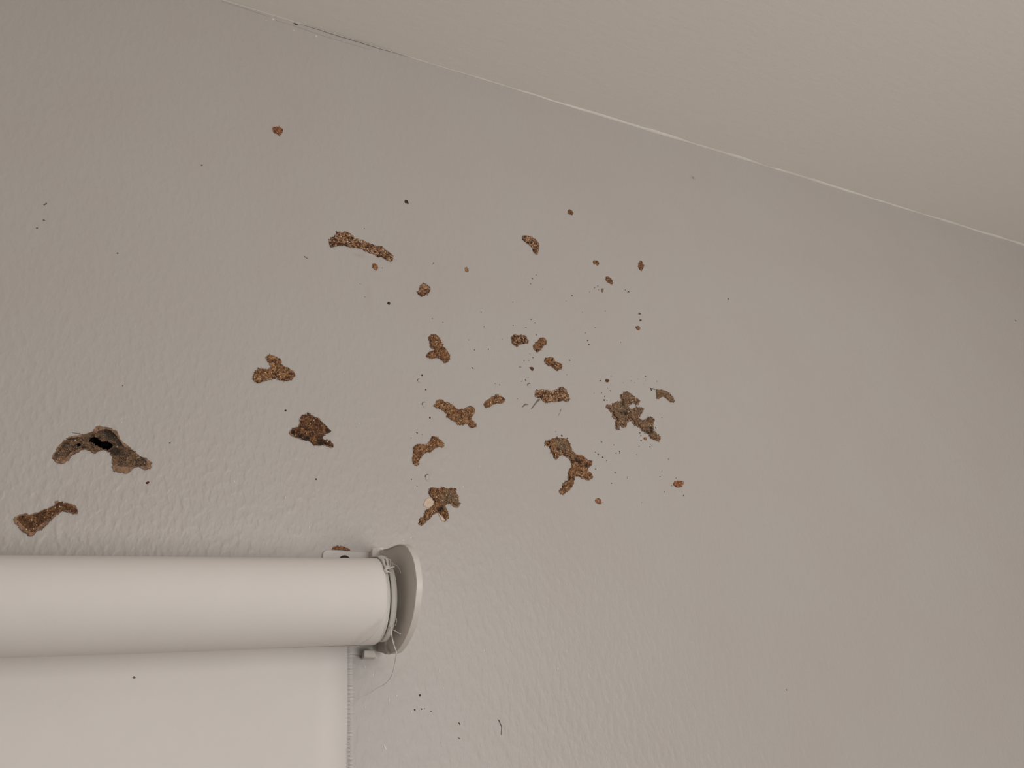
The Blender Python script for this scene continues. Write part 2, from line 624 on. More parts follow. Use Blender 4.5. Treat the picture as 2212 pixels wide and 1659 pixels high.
thread([(846, 1352, -.052), (845, 1362, -.053), (847, 1377, -.053), (851, 1393, -.052), (856, 1408, -.053), (856, 1416, -.051), (853, 1430, -.045),
        (850, 1447, -.036), (844, 1463, -.030), (834, 1475, -.025), (826, 1481, -.022), (812, 1488, -.019), (800, 1496, -.016),
        (787, 1503, -.014), (774, 1508, -.0125), (762, 1505, -.0115), (752, 1502, -.008)], 0.00032, 'long white thread trailing down to the sheet')
thread([(845, 1359, -.0575), (850, 1361, -.059), (856, 1364, -.060), (862, 1368, -.061), (866, 1369, -.061)], 0.00022)
thread([(838, 1340, -.0622), (815, 1366, -.060), (795, 1381, -.055), (775, 1394, -.046), (768, 1398, -.040), (760, 1404, -.034)], 0.00026)
thread([(816, 1209, -.046), (833, 1208, -.047), (842, 1212, -.049), (848, 1218, -.052), (857, 1222, -.056), (863, 1230, -.059), (866, 1239, -.061)], 0.00022)
thread([(829, 1233, -.0575), (834, 1230, -.0585), (842, 1227, -.0585), (852, 1224, -.0575)], 0.00055)
thread([(846, 1213, -.050), (849, 1219, -.052), (846, 1225, -.056)], 0.0003)
thread([(828, 1357, -.062), (832, 1356, -.0625)], 0.0003)
thread([(824, 1369, -.0605), (828, 1366, -.061)], 0.0003)
thread([(856, 1336, -.056), (857, 1343, -.055), (853, 1352, -.054)], 0.00018)


def build_scrap():
    """torn scrap of film curling over the end cap"""
    V, Fc = [], []
    n, m = 14, 8
    for i in range(n):
        ph = math.radians(282 + (333 - 282) * i / (n - 1))
        wd = (0.0052 * math.sin(math.pi * min(1, (i + 2.0) / (n))) ** 0.5 + 0.0008) if i < n - 1 else 0.004
        for j in range(m):
            t = j / (m - 1)
            V.append(ring_pt(XE - 0.0006 + wd * t, ph, rc + 0.0005 + 0.0007 * math.sin(math.pi * t) + 0.0004 * math.sin(i * 1.3)))
    Fc = [(i * m + j, i * m + j + 1, (i + 1) * m + j + 1, (i + 1) * m + j) for i in range(n - 1) for j in range(m - 1) if not (j in (2, 5) and 5 < i < 10)]
    o = mesh('torn_scrap', V, Fc, M_RING, BL, o_, True)
    md = o.modifiers.new('thick', 'SOLIDIFY')
    md.thickness = 0.0002


build_scrap()

# small smudge on the hanging sheet
mesh('smudge', [tuple(np.array(at(290 + 2.8 * math.cos(a) * (1 + .3 * math.sin(3 * a)), 1463 + 2.4 * math.sin(a), -0.0122)) + np.array([0, -0.0002 if k else 0, 0]))
                for k in (0,) for a in np.linspace(0, 2 * math.pi, 12, False)], [tuple(range(12))[::-1]], M_SPECK2, BL, o_)

# ------------------------------------------------------------------ bracket
XB = 0.148
BR = empty('blind_bracket', (0.15, 0.0, 0.095))
tag(BR, 'white D-shaped plastic end bracket holding the roller blind to the wall', 'bracket')
b_ = (0.15, 0.0, 0.095)


def build_bracket():
    px = [(830, 1187), (839.5, 1185), (853, 1179.5), (866, 1176.5), (878, 1180), (887, 1192), (894.6, 1210), (899.5, 1236), (901.4, 1262), (899.5, 1290),
          (896.6, 1314), (891.5, 1339), (882.5, 1367), (870, 1392), (857.5, 1408.5)]
    P = [atx(x, y, XB) for x, y in px]
    P = [p for p in spline(P, 6)]
    P += [atx(848, 1411.5, XB), atx(832, 1412.5, XB)]
    ztop = at(816, 1189)[2]
    poly = [np.array([XB, -0.0005, ztop])] + P + [np.array([XB, -0.0005, P[-1][2] + 0.0035])]
    o = mesh('side_plate', *prism(poly, (0.0029, 0, 0)), M_PLASTIC, BR, b_)
    bevel(o, 0.0003, 2, 0.9)
    # raised lip round the plate's outer face
    n = len(P)
    Tn = np.gradient(np.array(P), axis=0)
    Tn /= np.linalg.norm(Tn, axis=1)[:, None]
    Nn = np.stack([np.zeros(n), -Tn[:, 2], Tn[:, 1]], -1)
    Nn *= np.sign((Nn * (np.array(P) - np.array([XB, -0.03, 0.09]))).sum(1))[:, None]
    V, Fc = [], []
    for i in range(n):
        for dx, dn in ((-0.0006, -0.0003), (-0.0004, 0.0002), (0.0030, 0.0003), (0.0034, -0.0002), (0.0030, -0.0012)):
            V.append(P[i] + Nn[i] * dn + np.array([dx, 0, 0]))
    for i in range(n - 1):
        Fc += [(i * 5 + j, i * 5 + (j + 1) % 5, (i + 1) * 5 + (j + 1) % 5, (i + 1) * 5 + j) for j in range(5)]
    Fc += [(4, 3, 2, 1, 0), tuple(range(n * 5 - 5, n * 5))]
    rm = mesh('rim', V, Fc, M_PLASTIC, BR, b_, True)
    rm.data.set_sharp_from_angle(angle=0.5)
    # wall plate, rounded at its free corner
    TL, TR = at(697, 1187.5, -.0016), at(806, 1194, -.0016)
    BLc, BRc = at(690, 1409, -.0016), at(806, 1416.5, -.0016)
    c = []
    for k in range(7):
        t = math.pi / 2 * k / 6
        c.append(TL + np.array([0.0035 * (1 - math.sin(t)), 0, -0.0035 * (1 - math.cos(t))]))
    c = c[::-1]
    poly = c + [TR, BRc, BLc]
    o = mesh('wall_plate', *prism(poly, (0, 0.0016, 0)), M_STEEL, BR, b_)
    bevel(o, 0.0005, 2, 0.9)
    # screw in the wall plate
    s = at(744, 1213.0, -0.0018)
    V, Fc = [], []
    prof = [(0.0040, 0.0), (0.0040, 0.0006), (0.0034, 0.0012), (0.0016, 0.0014), (0.0014, 0.0004), (0.0, 0.0004)]
    n = 24
    for r, d in prof:
        V += [s + np.array([r * math.cos(2 * math.pi * j / n), -d, r * math.sin(2 * math.pi * j / n)]) for j in range(n)]
    for i in range(len(prof) - 1):
        Fc += [(i * n + j, i * n + (j + 1) % n, (i + 1) * n + (j + 1) % n, (i + 1) * n + j) for j in range(n)]
    mesh('screw', V, Fc, M_SCREW, BR, b_, True)
    # clips that hook the cover onto the wall plate
    for px in ([(804, 1183), (826, 1180.5), (831, 1187), (823, 1199), (820, 1203), (803, 1204)],
               [(786, 1404), (807, 1403.5), (810, 1405), (813, 1413), (815, 1420), (786, 1420)]):
        P = [at(x, y, -0.0100) for x, y in px]
        o = mesh('clip', *prism(P, (0.0012, 0.0098, 0)), M_PLASTIC, BR, b_)
        bevel(o, 0.0007, 2, 0.9)
    # curved rib moulded on the inner face
    R = spline([atx(x, y, XB - 0.0004) for x, y in ((841, 1372), (836, 1382), (834, 1392), (836, 1402), (841, 1411))], 5)
    v, f = tube(R, 0.0011, 8)
    mesh('rib', v, f, M_PLASTIC, BR, b_, True)
    # pin the tube turns on
    mesh('pin', *lathe([(XE + 0.0080, 0.0), (XE + 0.0080, 0.0055), (XB + 0.0006, 0.0055)], 32), M_PLASTIC, BR, b_, True)


build_bracket()

# ------------------------------------------------------------------ mud patches
DK, MID, TAN, GLINT = lin((84, 52, 30)), lin((142, 98, 62)), lin((176, 134, 95)), lin((225, 196, 164))  # the palest tone is a glint painted onto some grains
GRY, GDK, RED = lin((142, 116, 92)), lin((90, 68, 50)), lin((160, 104, 68))
PALETTE = {
    'brown': [(DK, .30), (MID, .42), (TAN, .22), (GLINT, .06)],
    'dark': [(lin((70, 42, 24)), .40), (lin((108, 70, 40)), .38), (lin((142, 100, 64)), .18), (GLINT, .04)],
    'grey': [(GDK, .20), (GRY, .52), (lin((160, 122, 84)), .28), (GLINT, .04)],
    'greybrown': [(lin((84, 60, 42)), .26), (lin((134, 104, 80)), .44), (lin((166, 130, 98)), .24), (GLINT, .06)],
    'burnt': [(lin((58, 42, 32)), .30), (lin((108, 86, 68)), .44), (lin((134, 100, 70)), .22), (GLINT, .04)],
    'red': [(lin((112, 64, 36)), .25), (RED, .5), (lin((172, 124, 88)), .2), (GLINT, .05)],
    'gritty': [(lin((68, 40, 24)), .40), (lin((132, 90, 58)), .28), (lin((190, 152, 118)), .22), (GLINT, .10)],  # large dark share: shade of the crevices put into the colour
}
G = 0.00036
ICO = None


def ico():
    t = (1 + 5 ** .5) / 2
    v = np.array([(-1, t, 0), (1, t, 0), (-1, -t, 0), (1, -t, 0), (0, -1, t), (0, 1, t), (0, -1, -t), (0, 1, -t), (t, 0, -1), (t, 0, 1), (-t, 0, -1), (-t, 0, 1)], float)
    f = np.array([(0, 11, 5), (0, 5, 1), (0, 1, 7), (0, 7, 10), (0, 10, 11), (1, 5, 9), (5, 11, 4), (11, 10, 2), (10, 7, 6), (7, 1, 8), (3, 9, 4), (3, 4, 2),
                  (3, 2, 6), (3, 6, 8), (3, 8, 9), (4, 9, 5), (2, 4, 11), (6, 2, 10), (8, 6, 7), (9, 8, 1)])
    return v / np.linalg.norm(v[0]), f


ICO = ico()
SEED = [100]


def smooth01(t):
    t = np.clip(t, 0, 1)
    return t * t * (3 - 2 * t)


def field_mesh(name, keep, gx, gy, hgt, tint, mat, parent, origin, base=0.0):
    """height-field slab over the kept cells of a grid on the wall plane, with a skirt back to the wall"""
    nx, ny = gx.shape
    cell = keep
    vid = -np.ones((nx, ny), int)
    ii, jj = np.nonzero(cell)
    need = np.zeros((nx, ny), bool)
    for a in (0, 1):
        for b in (0, 1):
            need[ii + a, jj + b] = True
    idx = np.argwhere(need)
    vid[need] = np.arange(len(idx))
    V = np.stack([gx[need], -hgt[need], gy[need]], -1)
    T = tint[need]
    Fc = np.stack([vid[ii, jj], vid[ii + 1, jj], vid[ii + 1, jj + 1], vid[ii, jj + 1]], -1).tolist()
    # skirt
    pad = np.zeros((cell.shape[0] + 2, cell.shape[1] + 2), bool)
    pad[1:-1, 1:-1] = cell
    edges = []
    for di, dj, (a, b), (c, d) in ((-1, 0, (0, 1), (0, 0)), (1, 0, (1, 0), (1, 1)), (0, -1, (0, 0), (1, 0)), (0, 1, (1, 1), (0, 1))):
        sel = cell & ~pad[1 + di:pad.shape[0] - 1 + di, 1 + dj:pad.shape[1] - 1 + dj]
        si, sj = np.nonzero(sel)
        edges += list(zip(vid[si + a, sj + b], vid[si + c, sj + d]))
    low = {}
    V = V.tolist()
    T = T.tolist()
    for p, q in edges:
        for k in (p, q):
            if k not in low:
                low[k] = len(V)
                V.append((V[k][0], base + 0.0002, V[k][2]))
                T.append(T[k])
        Fc.append((p, q, low[q], low[p]))
    return mesh(name, V, Fc, mat, parent, origin, True, np.array(T))


def pick(rs, pal, n):
    c = np.array([p[0] for p in pal])
    wts = np.array([p[1] for p in pal])
    return c[rs.choice(len(c), n, p=wts / wts.sum())]


def grains_mesh(rs, P, hgt, size, cols, parent, origin, name='grains', lab=None):
    """clots of chewed earth: irregular little pebbles sunk into the mud"""
    n = len(P)
    bv, bf = ICO
    q = rs.normal(size=(n, 4))
    q /= np.linalg.norm(q, axis=1)[:, None]
    a, b, c, d = q.T
    Rm = np.stack([1 - 2 * (c * c + d * d), 2 * (b * c - a * d), 2 * (b * d + a * c), 2 * (b * c + a * d), 1 - 2 * (b * b + d * d), 2 * (c * d - a * b),
                   2 * (b * d - a * c), 2 * (c * d + a * b), 1 - 2 * (b * b + c * c)], -1).reshape(n, 3, 3)
    sc = size[:, None] * rs.uniform(0.55, 1.55, (n, 3))
    v = bv[None] * (1 + rs.uniform(-.2, .2, (n, 12, 1))) * sc[:, None, :]
    v = np.einsum('nij,nkj->nki', Rm, v)
    v[..., 1] *= 0.55
    ctr = np.stack([P[:, 0], -(hgt + size * 0.06), P[:, 1]], -1)
    v = v + ctr[:, None, :]
    v[..., 1] = np.minimum(v[..., 1], -0.00005)
    f = (bf[None] + (np.arange(n) * 12)[:, None, None]).reshape(-1, 3)
    t = np.repeat(cols, 12, 0)
    o = mesh(name, v.reshape(-1, 3), f.tolist(), M_GRAIN, parent, origin, True, t)
    return tag(o, lab, kind='stuff')


def patch(px, label, pal='brown', h=0.0013, rim=None, rim_w=0.0, holes=(), grain=0.00048, dens=0.9, dark=(), grey=(), name='mud_patch',
          clip=None, cat='mud patch', rough=0.00045, flat=False, ring=0.0):
    """one clump of termite mud stuck on the wall; px = its outline in the photograph"""
    SEED[0] += 7
    sd = SEED[0]
    rs = np.random.RandomState(sd)
    poly = wall2d(spline(px, 3, True))
    c = (poly.min(0) + poly.max(0)) / 2
    origin = (c[0], 0.0, c[1])
    ext = poly.max(0) - poly.min(0)
    big = min(ext) > 0.0032
    g = G if ext.max() > 0.004 else G * 0.6
    lo, hi = poly.min(0) - 0.0015, poly.max(0) + 0.0015
    xs, zs = np.arange(lo[0], hi[0] + g, g), np.arange(lo[1], hi[1] + g, g)
    gx, gy = np.meshgrid(xs, zs, indexing='ij')
    p = np.stack([gx.ravel(), gy.ravel()], -1)
    p = p + rs.uniform(-0.18, 0.18, p.shape) * g
    gx, gy = p[:, 0].reshape(gx.shape), p[:, 1].reshape(gx.shape)
    s = sdf(p, poly)
    k = min(1.0, ext.min() / 0.008)
    rag = rough * k * (vnoise(p, 0.0011, sd) + 0.7 * vnoise(p, 0.0005, sd + 1))
    se = s + rag
    hole = np.zeros(len(p), bool)
    for hp in holes:
        hole |= sdf(p, wall2d(spline(hp, 3, True))) > 0.0003
    wd = 0.0016 * k + 0.0003
    hh = h * (0.35 + 0.65 * smooth01(se / wd)) + h * 0.30 * vnoise(p, 0.0045, sd + 2) * smooth01(se / wd)
    hh += 0.00042 * k * (vnoise(p, 0.0013, sd + 3) + 0.6 * vnoise(p, 0.0006, sd + 4))
    inner = np.full(len(p), 1.0)
    if rim:
        si = sdf(p, wall2d(spline(rim, 3, True))) + 0.5 * rag
        inner = si
    elif rim_w:
        inner = se - 1.8 * rim_w * (1 + 0.9 * vnoise(p, 0.005, sd + 5))
    P_ = PALETTE[pal]
    n1 = 0.5 + 0.5 * np.clip(1.5 * vnoise(p, 0.0016, sd + 6) + 0.7 * vnoise(p, 0.0007, sd + 7), -1, 1)
    dk, md, tn = (np.array(P_[i][0]) for i in range(3))
    n1 = n1[:, None]
    tint = np.where(n1 < .5, dk + (md - dk) * n1 * 2, md + (tn - md) * (n1 - .5) * 2)

    def zone(list_, pts):
        m = np.zeros(len(pts))
        for zp, r in list_:
            q = at(*zp)[[0, 2]]
            rr = r * 0.0003
            m = np.maximum(m, smooth01(1.3 - np.hypot(*(pts - q).T) / rr))
        return m
    mg = zone(grey, p)[:, None]
    gcol = np.array(GDK) + (np.array(GRY) - np.array(GDK)) * (0.25 + 0.75 * n1)
    tint = tint * (1 - mg) + gcol * mg
    md_ = zone(dark, p)  # dips: lowered a little, their shade put into the tint
    tint = tint * (1 - 0.8 * md_[:, None]) + np.array(lin((20, 12, 8))) * 0.8 * md_[:, None]
    hh = hh * (1 - 0.55 * md_)
    if rim or rim_w:
        # sunken floor with a proud paper-like lip round it
        if rim:
            hh = np.where(inner > 0, hh * 0.55, 0.0007 + 0.0003 * vnoise(p, 0.0012, sd + 8))
    hh = np.maximum(hh, 0.00018)
    S = gx.shape

    def cellmask(v):
        return (v[:-1, :-1] & v[1:, :-1] & v[1:, 1:] & v[:-1, 1:])
    allm = ((se > 0) & ~hole).reshape(S)
    if clip is not None:
        allm &= (p[:, 1] > clip(p[:, 0])).reshape(S)
    root = empty(name, origin)
    tag(root, label, cat, 'termite mud patches on the wall' if name == 'mud_patch' else 'mud crumbs on the wall')
    hh2, t3 = hh.reshape(S), tint.reshape(S + (3,))
    inn = (inner > 0).reshape(S)
    body = cellmask(allm) & inn[:-1, :-1]
    rimc = cellmask(allm) & ~inn[:-1, :-1]
    field_mesh('mud_body', body, gx, gy, hh2, t3, M_MUD, root, origin)
    if (rim or rim_w) and rimc.any():
        rc_ = np.array(lin((168, 132, 104))) * (0.75 + 0.35 * vnoise(p, 0.002, sd + 9)[:, None])
        rc_ = np.clip(rc_, 0.01, 1)
        hr = np.maximum(0.00025, (0.0008 if rim else 0.0005) * smooth01((se + 0.0003) / 0.0008) + 0.00022 * vnoise(p, 0.0009, sd + 10))
        tag(field_mesh('tan_rim', rimc, gx, gy, hr.reshape(S), rc_.reshape(S + (3,)), M_PAPER, root, origin), 'tan crumbly rim')
    # clots
    area_ = float(((se > 0) & ~hole).sum()) * g * g
    gr = grain * 0.8 * (0.55 + 0.45 * k)
    n = int(dens * area_ / (math.pi * gr * gr) * 1.15) + 3
    cand = rs.randint(0, len(p), n * 12)
    q = p[cand] + rs.uniform(-.5, .5, (len(cand), 2)) * g
    ok = (se[cand] > -0.00025) & ~hole[cand]
    if clip is not None:
        ok &= q[:, 1] > clip(q[:, 0]) + 0.0004
    if rim:
        ok &= (inner[cand] > 0) | (rs.uniform(size=len(cand)) < 0.06)
    elif rim_w:
        ok &= (inner[cand] > 0) | (rs.uniform(size=len(cand)) < 0.15)
    sel = np.nonzero(ok)[0][:n]
    if len(sel):
        cs, Q = cand[sel], q[sel]
        size = gr * rs.uniform(0.45, 1.25, len(sel)) * np.where(se[cs] < 0.0004, 0.55, 1.0)
        cols = pick(rs, P_, len(sel))
        z = mg[cs, 0] > rs.uniform(size=len(sel))
        cols[z] = pick(rs, PALETTE['grey'], int(z.sum()))
        zd = md_[cs]
        cols = cols * (1 - 0.85 * zd[:, None])
        cols *= rs.uniform(0.75, 1.2, (len(sel), 1))
        grains_mesh(rs, Q, hh[cs], size, cols, root, origin)
    return root, origin


def sub_slab(name, px, h, mat, root, origin, label=None, base=0.0):
    """thin flake or sliver lying on the wall"""
    P = wall2d(spline(px, 2, True))
    n = len(P)
    c = P.mean(0)
    V = [(q[0], -0.00008 - base, q[1]) for q in P] + [(c[0] + (q[0] - c[0]) * .86, -h - base, c[1] + (q[1] - c[1]) * .86) for q in P] + [(c[0], -h * 1.15 - base, c[1])]
    Fc = [(i, n + i, n + (i + 1) % n, (i + 1) % n) for i in range(n)]
    Fc += [(n + i, 2 * n, n + (i + 1) % n) for i in range(n)]
    return tag(mesh(name, V, Fc, mat, root, origin, False), label)


def build_patches():
    rt_, og = patch(outline('A', '615 690 660 640 680 580 730 545 770 500 850 455 940 440 1000 425 1060 415 1110 395 1140 350 1180 330 1240 345 1320 360 1390 395 1425 450 1450 510 1510 550 1560 590 1620 640 1680 695 1750 720 1800 755 1820 800 1800 840 1730 860 1660 830 1590 850 1520 910 1460 895 1390 890 1345 855 1330 770 1335 700 1290 645 1220 625 1130 665 1060 630 1000 620 940 650 870 690 820 750 740 790 670 775 640 740'),
          'large arch-shaped mud patch with a black hole, left of the others', 'burnt', 0.0016,
          rim=outline('A', '650 690 700 630 760 540 850 480 1000 480 1060 460 1130 430 1200 390 1290 385 1370 440 1430 520 1500 600 1600 650 1680 700 1750 770 1740 810 1600 825 1420 825 1350 770 1330 680 1250 620 1130 640 1010 608 900 630 830 670 790 720 740 745 680 740'),
          holes=HOLES, dens=0.6, grain=0.00036, dark=[((235, 932), 14), ((250, 975), 12), ((262, 955), 12), ((243, 940), 14)])
    patch(outline('A', '155 1450 200 1405 300 1380 400 1390 450 1360 540 1330 640 1280 650 1240 690 1225 760 1245 830 1250 900 1290 935 1340 930 1380 890 1400 840 1385 800 1360 730 1370 650 1430 600 1480 570 1520 500 1575 430 1600 390 1650 340 1650 300 1610 230 1580 210 1530 170 1500'),
          'bone-shaped brown mud patch with tan rim just above the blind at far left', 'dark', 0.0013,
          rim=outline('A', '200 1450 260 1415 400 1410 520 1350 640 1300 700 1250 790 1260 880 1310 915 1350 890 1380 850 1365 790 1345 700 1370 590 1450 470 1530 420 1590 370 1610 310 1570 240 1500'), dens=0.6, grain=0.00036)
    patch(outline('B', '440 320 450 285 500 275 560 290 610 325 645 355 645 395 700 435 770 470 805 510 815 550 780 590 710 615 620 605 540 585 470 600 400 625 330 640 280 605 265 560 290 510 330 465 360 450 420 460 480 460 490 420 465 370'),
          'three-lobed brown mud patch standing alone left of centre', 'brown', 0.0014, grain=0.00055)
    patch(outline('B', '870 1120 885 1065 930 1040 990 1030 1060 1065 1130 1100 1160 1140 1210 1180 1240 1220 1275 1255 1250 1290 1190 1300 1170 1340 1200 1365 1260 1370 1295 1410 1300 1460 1250 1465 1200 1445 1120 1440 1040 1435 1010 1390 930 1380 850 1345 750 1305 740 1250 780 1215 850 1200 865 1160'),
          'darkest brown wedge-shaped mud patch with a small tail at its lower right', 'dark', 0.0018, grain=0.0006, rim_w=0.0003,
          dark=[((632, 935), 8), ((648, 944), 7), ((662, 949), 8), ((690, 955), 10), ((706, 931), 6)])
    patch(outline('C', '400 500 430 420 490 400 520 350 490 310 540 330 620 340 680 315 740 350 800 390 850 440 960 460 1040 500 1130 525 1200 565 1280 565 1330 600 1380 650 1440 680 1485 730 1490 820 1440 825 1370 805 1300 760 1220 750 1150 710 1080 685 1000 640 940 620 850 600 760 590 680 565 600 565 520 575 440 590 410 550'),
          'long slanting caterpillar-like brown mud streak, uppermost of the big patches', 'gritty', 0.0015, grain=0.00065)
    patch(outline('C', '1130 910 1150 870 1185 855 1215 880 1240 930 1230 970 1195 985 1160 955'), 'small plain brown mud crumb just under the long slanting streak', 'red', 0.0007, name='mud_crumb', cat='mud crumb', dens=.6)
    patch(outline('C', '1900 1345 1930 1330 1950 1260 1990 1210 2040 1200 2090 1240 2130 1300 2110 1360 2050 1410 1980 1430 1930 1400'), 'round gritty mud patch to the lower right of the long streak', 'gritty', 0.0011, grain=.0006)
    patch(outline('D', '425 330 470 290 520 280 570 305 600 345 625 390 655 425 650 460 690 500 720 550 745 600 740 650 700 690 650 700 635 670 600 640 560 620 500 640 430 625 395 595 415 555 460 520 510 510 480 490 450 450 445 390'),
          'upright mud patch forked at its foot, left of the two small ones', 'brown', 0.0014, rim_w=0.0004)
    patch(outline('D', '510 1300 540 1250 570 1220 620 1215 680 1250 750 1280 810 1320 840 1355 910 1350 960 1345 1000 1320 1040 1310 1090 1345 1105 1385 1075 1440 1050 1480 1060 1515 1110 1555 1120 1600 1060 1625 1020 1605 990 1575 930 1585 850 1580 820 1540 760 1510 720 1480 690 1470 700 1430 650 1390 600 1355 530 1330'),
          'Y-shaped brown mud patch at the centre, its two prongs pointing right', 'brown', 0.0015)
    patch(outline('D', '1225 1270 1250 1240 1310 1190 1370 1165 1410 1140 1470 1160 1530 1215 1510 1265 1440 1275 1360 1295 1300 1330 1240 1330'),
          'short slanting mud patch between the Y-shaped and the brick-shaped patches', 'brown', 0.0012, rim_w=.0003, grain=.00055)
    patch(outline('N', '485 150 540 155 600 190 640 230 660 280 630 315 580 305 530 320 490 360 455 390 420 380 370 410 330 460 300 500 295 550 260 578 215 545 200 480 210 400 215 310 260 275 340 265 410 265 440 230 470 180'),
          'bent mud patch with a narrow waist, second above the blind bracket', 'brown', 0.0014)
    rt_, og = patch(outline('E', '510 620 570 580 650 580 720 600 800 580 880 585 960 610 1040 590 1100 610 1170 620 1180 720 1220 790 1240 850 1235 930 1260 970 1230 1050 1180 1080 1100 1050 1030 990 960 985 920 1010 925 1080 960 1170 990 1250 970 1330 920 1400 880 1390 880 1340 800 1250 740 1210 690 1210 620 1240 570 1310 490 1380 440 1430 350 1500 270 1480 260 1430 290 1330 370 1270 420 1190 440 1120 540 1050 600 980 600 890 530 790 500 720'),
          'two-legged brown mud patch with a pale flake, directly above the blind bracket', 'brown', 0.0017, rim_w=0.0004,
          dark=[((948, 1102), 9), ((952, 1099), 7)], grey=[((974, 1083), 30)])
    sub_slab('paint_flake', outline('E', '425 880 450 852 510 830 590 860 650 930 640 1010 560 1060 470 1085 420 1050 398 1062 372 1000 392 970 400 925'), 0.0007, M_FLAKE, rt_, og, 'pale peach flake')
    sub_slab('paint_flake', outline('E', '730 1220 790 1250 870 1330 905 1375 880 1400 815 1390 790 1330'), 0.0007, M_FLAKE, rt_, og, 'pale tan flake')
    patch(outline('F', '250 390 260 350 310 320 370 335 430 325 500 345 520 400 545 430 530 460 480 470 420 485 385 490 365 525 320 515 270 470'),
          'small broad mud patch, leftmost of three in a row right of the forked one', 'gritty', 0.0012, grain=.00055, rim_w=.0003)
    patch(outline('F', '610 500 650 455 690 410 740 370 800 380 840 430 830 480 790 510 760 560 700 605 680 618 640 580 615 550'),
          'small mud patch slanting up to the right, middle of three in a row', 'brown', 0.0011, grain=.0005, rim_w=.0003)
    patch(outline('F', '795 760 800 715 860 690 920 690 960 715 985 765 1050 785 1085 820 1085 880 1040 900 1010 920 960 890 920 850 860 835 810 795'),
          'small figure-of-eight mud patch, lowest and rightmost of three in a row', 'brown', 0.0012, grain=.00055, rim_w=.0003)
    patch(outline('F', '550 855 590 850 620 860 622 900 600 918 575 895'), 'tiny blackish mud crumb above the brick-shaped patch', 'dark', 0.0008, name='mud_crumb', cat='mud crumb')
    rt_, og = patch(outline('F', '640 1290 650 1240 700 1222 780 1220 860 1235 940 1240 1010 1220 1060 1180 1110 1190 1150 1240 1180 1290 1205 1350 1190 1410 1150 1415 1100 1400 1040 1415 960 1425 880 1430 820 1440 770 1410 740 1370 680 1355 640 1340'),
          'brick-shaped mud patch with a shadow-dark paint tear at its lower left corner', 'gritty', 0.0017, grain=.00058)
    sub_slab('tear_and_shade', outline('F', '690 1378 716 1372 736 1384 714 1400 676 1434 634 1482 606 1520 576 1545 602 1502 636 1452'), 0.0005, M_TORN_SHADE, rt_, og, 'paint tear with its shadow painted dark')  # shadow of the lifted paint drawn as a dark sliver
    rt_, og = patch(outline('G', '150 810 190 790 240 800 280 750 350 720 420 700 400 640 440 580 520 545 590 570 640 620 700 650 760 710 740 780 700 790 660 760 600 780 560 830 620 850 700 820 800 830 830 870 800 940 760 1010 820 1060 870 1030 920 990 980 1000 1030 1050 1010 1120 1000 1180 1030 1260 1080 1310 1130 1340 1140 1410 1090 1445 1020 1420 950 1390 920 1330 870 1290 800 1260 740 1200 660 1160 610 1090 560 1080 530 1150 480 1200 430 1180 380 1240 330 1210 320 1130 330 1050 260 1010 250 940 200 870'),
          'largest, sprawling grey-brown mud patch at the right of the group', 'greybrown', 0.0014, grain=.00048, rough=.0008, rim_w=.0009,
          dark=[((1344, 873), 9), ((1349, 893), 8), ((1341, 892), 6), ((1405, 926), 8), ((1406, 933), 8)], grey=[((1336, 885), 26), ((1352, 857), 12)])
    rt_, og = patch(outline('G', '1045 510 1110 505 1200 525 1270 555 1330 610 1380 680 1385 740 1320 750 1270 710 1220 665 1160 640 1100 690 1050 660 1060 590'),
          'grey-brown crescent mud patch at upper right of the largest patch', 'grey', 0.001, grain=.0004, rim_w=.0003)
    for k in (((1405, 838.6), (1410, 839.5), (1415.5, 841)), ((1405, 839), (1407, 841.5), (1408, 843.5))):
        P = spline([at(x, y, -0.0004) for x, y in k], 4)
        mesh('fibre', *tube(P, 0.0003, 5), M_SPECK, rt_, og, True)
    patch(outline('G', '145 330 205 330 205 370 175 385 148 365'), 'tiny dark mud crumb above left of the largest patch', 'dark', 0.0007, name='mud_crumb', cat='mud crumb')
    patch(outline('G', '830 1370 865 1362 888 1380 885 1410 860 1420 835 1405'), 'tiny brown mud crumb under the right arm of the largest patch', 'red', 0.0006, name='mud_crumb', cat='mud crumb', dens=.5)
    patch(outline('H', '210 300 260 255 340 235 420 205 500 215 600 225 650 270 670 330 700 400 740 470 800 510 850 520 920 545 970 595 1040 610 1070 660 1060 720 1010 760 1000 800 1050 850 1095 910 1060 950 1010 980 930 960 850 930 780 910 760 960 740 1040 700 1110 650 1170 590 1200 540 1245 495 1220 475 1160 510 1110 570 1000 630 970 630 850 670 760 695 660 650 600 590 560 530 530 480 560 450 590 400 605 370 550 330 490 310 430 290 370 220 340'),
          'long branching mud patch with grey upper end, below the largest one', 'brown', 0.0015, grain=.00052, rim_w=.0005, rough=.0006,
          dark=[((1243, 995), 8), ((1250, 999), 8), ((1266, 1006), 8), ((1204, 971), 6)], grey=[((1212, 962), 26), ((1231, 985), 12)])
    patch(outline('H', '1120 1350 1140 1300 1175 1287 1220 1315 1230 1370 1210 1410 1175 1415 1145 1390'), 'small reddish mud crumb, lowest one on the wall right of centre', 'red', 0.0008, name='mud_crumb', cat='mud crumb', dens=.6)
    patch(outline('I', '150 460 165 445 205 438 270 455 320 490 345 530 355 580 345 640 330 665 300 645 275 610 270 580 230 545 170 500'),
          'comma-shaped mud patch alone at upper centre', 'gritty', 0.0012, grain=.0005)
    patch(outline('I', '697 150 715 123 745 135 763 165 755 192 730 190 702 175'), 'small oval mud crumb, highest one right of the comma-shaped patch', 'brown', 0.0008, name='mud_crumb', cat='mud crumb', dens=.7)
